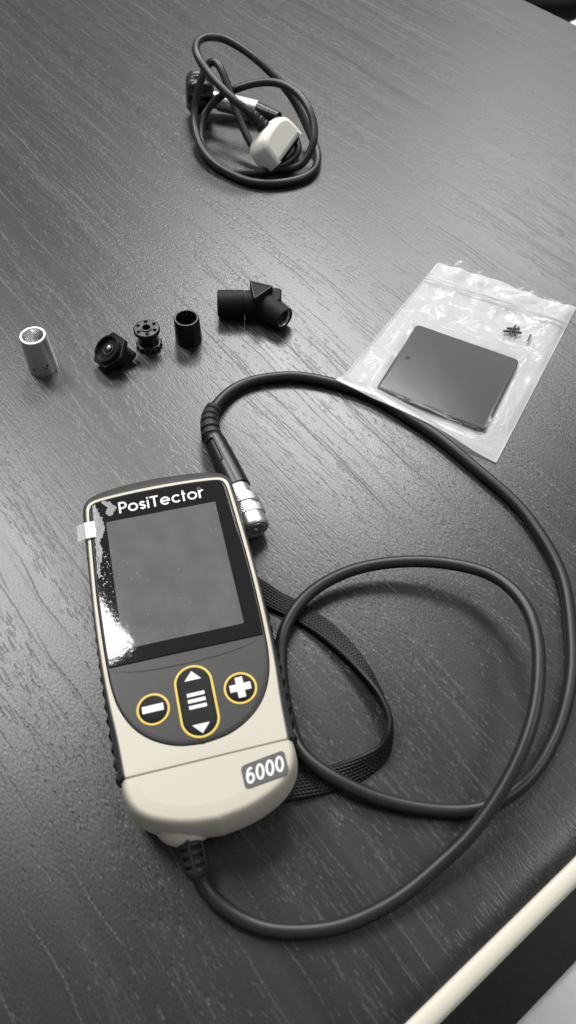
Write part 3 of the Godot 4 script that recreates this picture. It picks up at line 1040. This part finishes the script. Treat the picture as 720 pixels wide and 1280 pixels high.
func coil() -> void:
	var t := thing("spare_probe", "coiled black probe cable with a cream plug lying at the far end of the table", "probe", Vector3.ZERO)
	var c := [V(-22.1, 24.0, -475.5), V(-33.0, 34.0, -474.6), V(-41.4, 38.0, -479.8), V(-50.0, 42.0, -487.7), V(-58.9, 46.0, -498.5), V(-64.2, 50.0, -506.8), V(-66.0, 51.0, -516.3), V(-64.6, 51.0, -526.9), V(-58.6, 50.0, -533.6), V(-50.3, 48.0, -536.2), V(-38.6, 44.0, -532.0), V(-26.8, 39.0, -525.5), V(-17.9, 34.0, -520.3), V(-8.9, 28.0, -514.2), V(-1.3, 22.0, -506.4), V(4.8, 14.0, -499.5), V(9.5, 8.0, -491.5), V(13.8, 4.0, -481.3), V(13.5, 3.4, -466.6), V(8.4, 3.2, -455.3), V(-2.9, 3.0, -447.7), V(-16.9, 3.0, -444.4), V(-29.7, 3.0, -446.5), V(-41.5, 3.0, -454.2), V(-53.6, 4.0, -464.7), V(-62.4, 6.0, -477.0), V(-66.9, 9.0, -490.3), V(-68.6, 14.0, -503.1), V(-67.3, 22.0, -510.4), V(-64.1, 32.0, -516.3), V(-60.7, 38.0, -521.5), V(-57.2, 40.0, -524.5), V(-53.4, 40.0, -522.0), V(-50.2, 38.0, -516.1), V(-46.4, 33.0, -509.3), V(-43.0, 27.0, -501.6), V(-40.2, 22.0, -494.7), V(-35.7, 16.0, -487.1), V(-29.5, 10.0, -476.8), V(-22.1, 5.0, -468.8), V(-14.7, 3.4, -462.8), V(-3.1, 3.4, -460.8), V(3.9, 6.0, -461.3), V(8.4, 11.0, -466.3), V(10.9, 17.0, -471.4), V(10.7, 22.0, -480.8), V(7.3, 27.0, -490.1), V(1.4, 30.0, -500.6), V(-7.4, 32.0, -508.9), V(-17.7, 32.0, -514.2), V(-29.4, 30.0, -515.4), V(-42.7, 26.0, -514.5), V(-52.1, 20.0, -517.4), V(-59.7, 14.0, -515.0), V(-64.3, 10.0, -508.1), V(-65.0, 6.0, -495.9), V(-60.6, 3.6, -480.0), V(-50.8, 3.0, -465.0), V(-40.2, 3.0, -456.3), V(-28.7, 3.0, -455.8), V(-17.4, 3.2, -459.2), V(-6.1, 5.0, -465.6), V(0.9, 7.0, -475.5), V(-1, 8.5, -489), V(-7.0, 8.0, -506.0), V(-16.3, 7.0, -515.4)]
	part("cable", cable_tube(smooth(evenly(spline(c, 1.0), 1.0), 40), 2.5, 32), M.cable, t)
	# silver head and black knob at the back left
	var a := V(-66, 9.5, -536.7)
	var b := V(-28.1, 7.0, -525.7)
	var x := aim(a, b)
	var len := a.distance_to(b)
	part("head", moved(lathe(creased([Vector2(0.01, 0), Vector2(5.4, 0), Vector2(5.4, len * 0.3), Vector2(6.2, len * 0.3), Vector2(6.2, len), Vector2(0.01, len)]), 40), x), M.silver, t)
	part("sleeve", moved(lathe(creased([Vector2(0.01, 0), Vector2(5.6, 0), Vector2(4.2, 18), Vector2(0.01, 18)]), 32), aim(b, V(-14.5, 7.0, -516.5))), M.black, t)
	var kb := aim(V(-76, 17, -528), V(-58, 15, -531))
	var kn := MB.new()
	var rows := []
	for k in 9:
		var ring := PackedVector3Array()
		for j in 72:
			var an := TAU * j / 72
			var q := [9.5, 11.8, 12.4, 12.6, 12.6, 12.4, 11.8, 10.5, 8.0][k] as float
			q += 0.45 * signf(sin(an * 12)) if k > 0 and k < 8 else 0.0
			ring.append(V(cos(an) * q, k * 2.2, sin(an) * q * 1.15))
		rows.append(ring)
	kn.grid(rows, true)
	kn.lid(rows[0], true); kn.lid(rows[-1], false)
	part("knob", moved(kn, kb), M.black, t)
	# cream plug: its relief points back along the first cable
	var p0 := V(-22.1, 24.0, -475.5)
	var p1 := p0 + V(0.66, -0.72, 0.16)
	var d := (p1 - p0).normalized()
	var rel := evenly(spline([V(-31.5, 32.0, -475.3), V(-27, 28.6, -475.6), p0 + d * 3.0]), 0.4)
	part("strain_relief", ribbed(rel, 3.2, 4.6, 4, 0.7), M.relief, t)
	# width axis runs down towards the viewer, thickness faces up and right
	var nr := V(0.25, 0.86, 0.45)
	nr = (nr - d * nr.dot(d)).normalized()
	var wd := d.cross(nr)
	var C := along2(mirrored([Vector2(0, 0), Vector2(6, 0.4), Vector2(11, 1.8), Vector2(14.2, 5.0), Vector2(15.4, 9), Vector2(15.9, 14), Vector2(16, 20)]), 90)
	var plug := loft([[inset(C, 4), -10.4], [inset(C, 2.2), -9.9], [inset(C, 1.2), -8.4], [C, -3], [C, 3], [inset(C, 1.2), 8.4], [inset(C, 2.2), 9.9], [inset(C, 4), 10.4]])
	part("plug", moved(plug, Transform3D(Basis(wd, nr, d), p0 + d * 1.5 + wd * 2)), M.pale, t)
	var mouth := slab(rounded(26, 14, 3), 0, 1.0, 0.2)
	part("plug_mouth", moved(mouth, Transform3D(Basis(wd, d, -nr), p0 + d * 21.2 + wd * 2)), M.gap, t)

func small_parts() -> void:
	# tapered silver sleeve
	var s := thing("metal_sleeve", "small tapered silver metal sleeve standing upright, leftmost of the loose parts", "sleeve", V(-127.4, 0, -281.0))
	part("body", lathe([Vector2(7.0, 0.3), Vector2(7.2, 0), Vector2(7.2, 0), Vector2(7.35, 0.4), Vector2(7.3, 5), Vector2(6.7, 20.7), Vector2(6.4, 21.3), Vector2(6.2, 21.5), Vector2(6.2, 21.5), Vector2(5.3, 21.5), Vector2(5.3, 21.5), Vector2(5.0, 21.2), Vector2(5.0, 7.0), Vector2(5.0, 7.0), Vector2(0.01, 7.0)], 64), M.alu, s)
	part("bore_step", moved(slab(rounded(5.2, 3.0, 0.4), 0, 9.0, 0.3), Transform3D(Basis(), V(-2.0, 6.5, 1.2))), M.alu, s)
	for q in [[0.18, 4.6, 0.42], [0.82, 5.2, 0.42], [0.95, 6.6, 0.30]]:   # two dark set holes and a nick, on the near side
		var a: float = PI / 2 + 0.55 - q[0] * 1.35
		var n := V(cos(a), 0, sin(a))
		part("hole", moved(lathe([Vector2(0.55, 0), Vector2(0.55, 0.12), Vector2(0.3, 0.15), Vector2(0.01, 0.15)], 16), aim(n * 7.25 + V(0, q[1], 0), n * 9.0 + V(0, q[1], 0))), M.gap, s)
	# hexagonal fitting on its side
	var h := thing("hex_fitting", "black hexagonal fitting lying tilted with its round bore facing up", "fitting", V(-93.0, 0, -287.6))
	h.scale = Vector3.ONE * 1.12
	var ax := aim(V(1.6, 5.6, 1.6), V(-1.9, 12.2, 3.8))
	var hex := disc(9.3, 6)
	var hexr := PackedVector2Array()
	for k in 6:
		for j in 8:
			hexr.append(hex[k].lerp(hex[(k + 1) % 6], 0.06 + 0.88 * j / 7.0))
	part("flange", moved(loft([[inset(hexr, 0.5), 0.4], [hexr, 0.8], [hexr, 2.9], [inset(hexr, 0.45), 3.3]]), ax), M.black, h)
	part("rim", moved(lathe([Vector2(6.9, 2.3), Vector2(6.9, 4.7), Vector2(6.6, 5.1), Vector2(6.6, 5.1), Vector2(5.9, 5.1), Vector2(5.9, 5.1), Vector2(5.6, 3.0), Vector2(5.2, 1.0), Vector2(5.2, 1.0), Vector2(0.01, 1.0)], 48), ax), M.black, h)
	part("inner_ring", moved(lathe([Vector2(3.1, 1.0), Vector2(3.1, 3.6), Vector2(2.8, 3.8), Vector2(2.2, 3.8), Vector2(2.0, 3.4), Vector2(2.0, 1.2), Vector2(0.01, 1.2)], 32), ax), M.relief, h)
	part("contact", moved(lathe([Vector2(1.5, 1.1), Vector2(1.5, 3.9), Vector2(1.0, 4.5), Vector2(0.01, 4.6)], 20), ax.translated_local(V(0.6, 0, -0.6))), M.steel, h)
	part("body", moved(lathe(creased([Vector2(0.01, -6.2), Vector2(6.0, -6.2), Vector2(6.0, -0.1), Vector2(0.01, -0.1)]), 40), ax), M.black, h)
	var sq := rounded(12.4, 12.4, 1.6, Vector2.ZERO, 5)
	part("base_plate", moved(loft([[inset(sq, 0.4), -6.8], [sq, -6.4], [sq, -4.8], [inset(sq, 0.4), -4.4]]), ax.rotated_local(V(0, 1, 0), 0.5)), M.black, h)
	# spool with six holes
	var p := thing("spool", "small black spool standing upright with a ring of holes in its top", "spool", V(-75.1, 0, -298.8))
	part("body", lathe([Vector2(0.01, 0), Vector2(6.1, 0), Vector2(6.1, 0), Vector2(6.3, 0.3), Vector2(6.3, 2.2), Vector2(6.0, 2.5), Vector2(6.0, 2.5), Vector2(5.2, 2.6), Vector2(5.0, 3.2), Vector2(5.0, 8.8), Vector2(5.4, 9.4), Vector2(6.4, 9.7), Vector2(6.8, 10.0), Vector2(6.85, 11.2), Vector2(6.6, 11.8), Vector2(6.2, 12.0), Vector2(6.2, 12.0), Vector2(2.9, 12.0), Vector2(2.9, 12.0), Vector2(2.9, 12.5), Vector2(2.9, 12.5), Vector2(2.1, 12.5), Vector2(2.1, 12.5), Vector2(2.1, 6.0), Vector2(0.01, 6.0)], 56), M.black, p)
	part("top_face", band(disc(6.45, 48), disc(2.95, 48), 11.6, 12.04), M.sheen, p)
	for k in 6:
		var a := TAU * (k + 0.3) / 6
		part("hole", moved(lathe([Vector2(1.0, 0), Vector2(1.0, 0.06), Vector2(0.01, 0.07)], 18), Transform3D(Basis(), V(cos(a) * 4.7, 12.05, sin(a) * 4.7))), M.gap, p)
		part("hole_rim", moved(lathe([Vector2(1.25, 0), Vector2(1.2, 0.14), Vector2(1.0, 0.14), Vector2(0.95, 0)], 18), Transform3D(Basis(), V(cos(a) * 4.7, 12.02, sin(a) * 4.7))), M.sheen, p)
	for k in 14:   # lugs round the lower flange
		var a := TAU * k / 14
		part("lug", moved(slab(rounded(1.5, 0.9, 0.2, Vector2.ZERO, 3), 0.4, 2.2, 0.15), Transform3D(Basis(V(0, 1, 0), -a + PI / 2), V(cos(a) * 6.4, 0, sin(a) * 6.4))), M.relief, p)
	# open black cap
	var c := thing("cap", "open black round cap standing upright between the spool and the elbow", "cap", V(-54.9, 0, -304.4))
	part("body", lathe([Vector2(0.01, 0), Vector2(6.7, 0), Vector2(6.7, 0), Vector2(7.0, 0.4), Vector2(6.9, 6), Vector2(6.6, 14.0), Vector2(6.4, 14.4), Vector2(6.1, 14.6), Vector2(6.1, 14.6), Vector2(5.5, 14.6), Vector2(5.5, 14.6), Vector2(5.2, 14.3), Vector2(5.2, 3.0), Vector2(5.2, 3.0), Vector2(0.01, 3.0)], 56), M.black, c)
	for k in 3:
		var a := -2.2 + k * 0.55
		part("key", moved(slab(rounded(0.9, 1.0, 0.2, Vector2.ZERO, 3), 8, 13.2, 0.2), Transform3D(Basis(V(0, 1, 0), -a), V(cos(a) * 5.0, 0, sin(a) * 5.0))), M.relief, c)
	# elbow
	var e := thing("elbow_holder", "black elbow-shaped probe holder of two tubes joined under a triangular plate", "holder", V(-20, 0, -324))
	var o := V(-20, 0, -324)
	var a0 := V(-40.6, 7.1, -325.0) - o
	var a1 := V(-26.5, 7.1, -325.6) - o
	var a2 := V(-15.5, 7.1, -326.0) - o
	part("tube", moved(lathe([Vector2(4.6, 1.0), Vector2(4.6, 0), Vector2(4.6, 0), Vector2(6.6, 0), Vector2(6.6, 0), Vector2(7.0, 0.4), Vector2(7.0, a0.distance_to(a1)), Vector2(7.0, a0.distance_to(a1)), Vector2(0.01, a0.distance_to(a1))], 48), aim(a0, a1)), M.rubber, e)
	part("collar", moved(lathe(creased([Vector2(0.01, 0), Vector2(6.8, 0), Vector2(6.8, a1.distance_to(a2)), Vector2(0.01, a1.distance_to(a2))]), 48), aim(a1 + V(0.35, 0, 0), a2)), M.rubber, e)
	var b0 := V(-19.0, 7.4, -327.5) - o
	var b1 := V(-4.2, 6.6, -314.2) - o
	var bl := b0.distance_to(b1)
	part("tube", moved(lathe([Vector2(0.01, 0), Vector2(7.2, 0), Vector2(7.2, 0), Vector2(7.0, bl * 0.35), Vector2(6.9, bl * 0.36), Vector2(6.2, bl - 0.5), Vector2(5.9, bl), Vector2(5.9, bl), Vector2(5.3, bl), Vector2(5.3, bl), Vector2(5.0, bl - 2.5), Vector2(5.0, bl - 2.5), Vector2(0.01, bl - 2.5)], 48), aim(b0, b1)), M.rubber, e)
	part("liner", moved(lathe([Vector2(5.0, bl - 0.6), Vector2(4.4, bl - 0.6), Vector2(4.2, bl - 2.3), Vector2(4.4, bl - 2.49), Vector2(5.0, bl - 2.45), Vector2(5.0, bl - 0.6)], 40), aim(b0, b1)), M.steel, e)
	var tri := PackedVector2Array()
	var tp := [V(-23.6, 0, -332.8) - o, V(-10.6, 0, -328.4) - o, V(-20.6, 0, -317.2) - o]
	for k in 3:
		var q: Vector3 = tp[k]
		var nq: Vector3 = tp[(k + 1) % 3]
		for j in 8:
			var w: Vector3 = q.lerp(nq, 0.04 + 0.92 * j / 7.0)
			tri.append(Vector2(w.x, w.z))
	part("plate", loft([[inset(tri, 0.3), 8.0], [tri, 9.0], [tri, 16.2], [inset(tri, 0.25), 16.6]]), M.rubber, e)
	part("plate_border", band(inset(tri, 0.15), inset(tri, 1.0), 16.4, 16.95), M.relief, e)
	part("shoulder", loft([[rounded(12, 11, 2.0, Vector2(7.6, -2.6)), 2.0], [rounded(12, 11, 2.0, Vector2(7.6, -2.6)), 12.4], [rounded(10.5, 9.5, 1.6, Vector2(7.6, -2.6)), 13.2]]), M.rubber, e)


func ride_on(p: Vector3) -> float:   # height of a sheet that hangs over the cable
	var c := [V(2.4, 0, -275.6), V(21.9, 0, -271.8), V(41.7, 0, -263.0), V(60.5, 0, -247.7), V(74.6, 0, -234.1), V(91.2, 0, -214.8)]
	var d := 1e9
	for k in c.size() - 1:
		d = minf(d, p.distance_to(Geometry3D.get_closest_point_to_segment(p, c[k], c[k + 1])))
	return 5.6 * exp(-pow(maxf(d - 1.0, 0.0) / 6.0, 2))

func bag_and_plate() -> void:
	# steel plate, inside the bag
	var pc := V(80.4, 0, -280.2)
	var pt := thing("plate", "flat dark grey test plate with one small hole, inside the clear bag", "plate", pc, -26.6)
	var o := rounded(57.4, 54.2, 2.6, Vector2.ZERO, 8)
	part("sheet", loft([[inset(o, 0.3), 0.5], [o, 0.8], [o, 2.7], [inset(o, 0.25), 3.0], [inset(o, 0.6), 3.05]]), M.plate, pt)
	part("hole", moved(lathe([Vector2(1.45, 0), Vector2(1.4, 0.03), Vector2(0.01, 0.03)], 24), Transform3D(Basis(), Basis(V(0, 1, 0), deg_to_rad(26.6)) * (V(60.0, 0, -291.1) - pc) + V(0, 3.05, 0))), M.gap, pt)
	var bag := thing("plastic_bag", "clear wrinkled zip bag with black pen marks holding the flat plate", "bag", Vector3.ZERO)
	var A := V(22.4, 0, -271.5)     # bottom left, on the cable
	var B := V(97.4, 0, -225.2)     # bottom right
	var C := V(156.6, 0, -335.7)    # top right
	var D := V(83.9, 0, -372.7)     # top left
	var fn := FastNoiseLite.new()
	fn.seed = 21; fn.frequency = 0.013; fn.fractal_type = FastNoiseLite.FRACTAL_RIDGED; fn.fractal_octaves = 2; fn.fractal_gain = 0.35
	fn.domain_warp_enabled = true; fn.domain_warp_amplitude = 12; fn.domain_warp_frequency = 0.015
	var fs := FastNoiseLite.new()
	fs.seed = 8; fs.frequency = 0.02; fs.fractal_octaves = 2
	var px := Basis(V(0, 1, 0), deg_to_rad(26.6))
	var nu := 170
	var nv := 210
	var folds := []          # creases of the crumpled film: from, to, height, width
	for k in 26:
		var a := Vector2(rng.randf_range(2, 86), rng.randf_range(58, 108)) if k % 3 else Vector2(rng.randf_range(0, 88), rng.randf_range(2, 110))
		var dir := Vector2.from_angle(rng.randf_range(-0.6, 0.5) if k % 2 else rng.randf_range(0.9, 2.4))
		var b := a + dir * rng.randf_range(8, 26)
		folds.append([a, b, rng.randf_range(0.5, 1.5), rng.randf_range(0.7, 1.6)])
	for layer in 2:
		var rows := []
		for j in nv + 1:
			var row := PackedVector3Array()
			for i in nu + 1:
				var s := float(i) / nu
				var w := float(j) / nv            # 0 at the bottom, 1 at the open top
				var p := A.lerp(B, s).lerp(D.lerp(C, s), w)
				var edge := minf(minf(s, 1 - s) * 88, w * 115)
				var lift := fs.get_noise_2d(p.x * 1.7, p.z * 1.7)
				# uneven outline of the open end
				if w > 0.93:
					p += (D - A).normalized() * (w - 0.93) / 0.07 * (2.0 * fs.get_noise_2d(s * 160, 5) - 1.0)
				var side := fs.get_noise_2d(w * 140, 40 + layer) * 1.2
				p += (B - A).normalized() * side * (1.0 if s > 0.97 or s < 0.03 else 0.0) * 0.0
				var l := px * (p - pc)
				var q := Vector2(absf(l.x) - 27.5, absf(l.z) - 26.0)
				var dist := Vector2(maxf(q.x, 0), maxf(q.y, 0)).length()
				var near := 1.0 - smoothstep(0.0, 9.0, dist)
				var wr := fn.get_noise_2d(p.x * 1.0 + layer * 400, p.z * 1.0)
				var amp := (3.0 if layer else 0.8) * smoothstep(0, 5, edge + 1.2) * (1.0 - 0.985 * (1.0 - smoothstep(0.0, 5.0, dist)))
				var top := smoothstep(0.80, 1.0, w)
				var y := 0.35 + layer * 0.25
				if layer:
					y += 3.0 * near
				y += amp * maxf(0.0, wr + 0.35) + amp * 0.6 * maxf(0.0, lift + 0.2)
				if layer:
					var fp := Vector2(s * 88, w * 115)
					for q2 in folds:
						if absf(fp.x - q2[0].x) + absf(fp.y - q2[0].y) > 60: continue
						var cp := Geometry2D.get_closest_point_to_segment(fp, q2[0], q2[1])
						var dd: float = fp.distance_to(cp) / q2[3]
						if dd < 3.0:
							var along: float = q2[0].distance_to(cp) / q2[0].distance_to(q2[1])
							y += q2[2] * exp(-dd * dd) * sin(PI * clampf(along, 0.02, 0.98)) * smoothstep(0, 4, edge) * smoothstep(0.5, 5.0, dist)
				y += top * (1.2 + 2.2 * lift) * (1.6 if layer else 0.7)
				# the bottom edge rides on the cable
				y = maxf(y, ride_on(p) + 0.1 * layer)
				if layer and w > 0.83 and w < 0.90:
					for z in [0.845, 0.872]:
						y += 1.1 * exp(-pow((w - z) * 115 / 0.8, 2))
				row.append(V(p.x, maxf(y, 0.2), p.z))
			rows.append(row)
		var mb := MB.new()
		mb.grid(rows, false)
		part("front_sheet" if layer else "back_sheet", mb, M.bag if layer else M.bag_back, bag, true)
	# the zip's two tracks
	for z in [0.845, 0.872]:
		var zp := PackedVector3Array()
		for k in 61:
			var p: Vector3 = A.lerp(B, k / 60.0).lerp(D.lerp(C, k / 60.0), z)
			zp.append(p + V(0, 1.9 + 1.2 * maxf(0.0, fs.get_noise_2d(p.x * 1.7, p.z * 1.7) + 0.3), 0))
		part("zip_track", tube(zp, 0.5, 8), M.tab, bag)
	# welded side and bottom seams
	for e in [[A, D], [B, C], [A, B]]:
		var pts := PackedVector3Array()
		for k in 41:
			var q: Vector3 = e[0].lerp(e[1], k / 40.0)
			pts.append(q + V(0, maxf(0.6, ride_on(q) + 0.05), 0))
		part("seam", tube(pts, 0.38, 6), M.tab, bag)
	# pen marks: a hash and a one
	var mk := MB.new()
	stroke(mk, [Vector2(112.9, -313.6), Vector2(117.5, -314.0), Vector2(122.6, -312.6)], 0.9, 2.2, 3.0)
	stroke(mk, [Vector2(115.2, -316.0), Vector2(122.0, -315.4)], 0.9, 2.2, 3.05)
	stroke(mk, [Vector2(120.2, -318.2), Vector2(117.6, -314.4), Vector2(116.0, -311.2)], 0.9, 2.2, 3.1)
	stroke(mk, [Vector2(121.6, -317.0), Vector2(119.8, -314.2), Vector2(118.6, -310.6)], 0.8, 2.2, 3.15)
	stroke(mk, [Vector2(127.4, -311.8), Vector2(126.6, -310.4)], 0.9, 2.2, 3.0)
	stroke(mk, [Vector2(126.4, -309.6), Vector2(124.9, -306.6)], 0.8, 2.2, 3.0)
	part("pen_marks", mk, M.ink, bag)
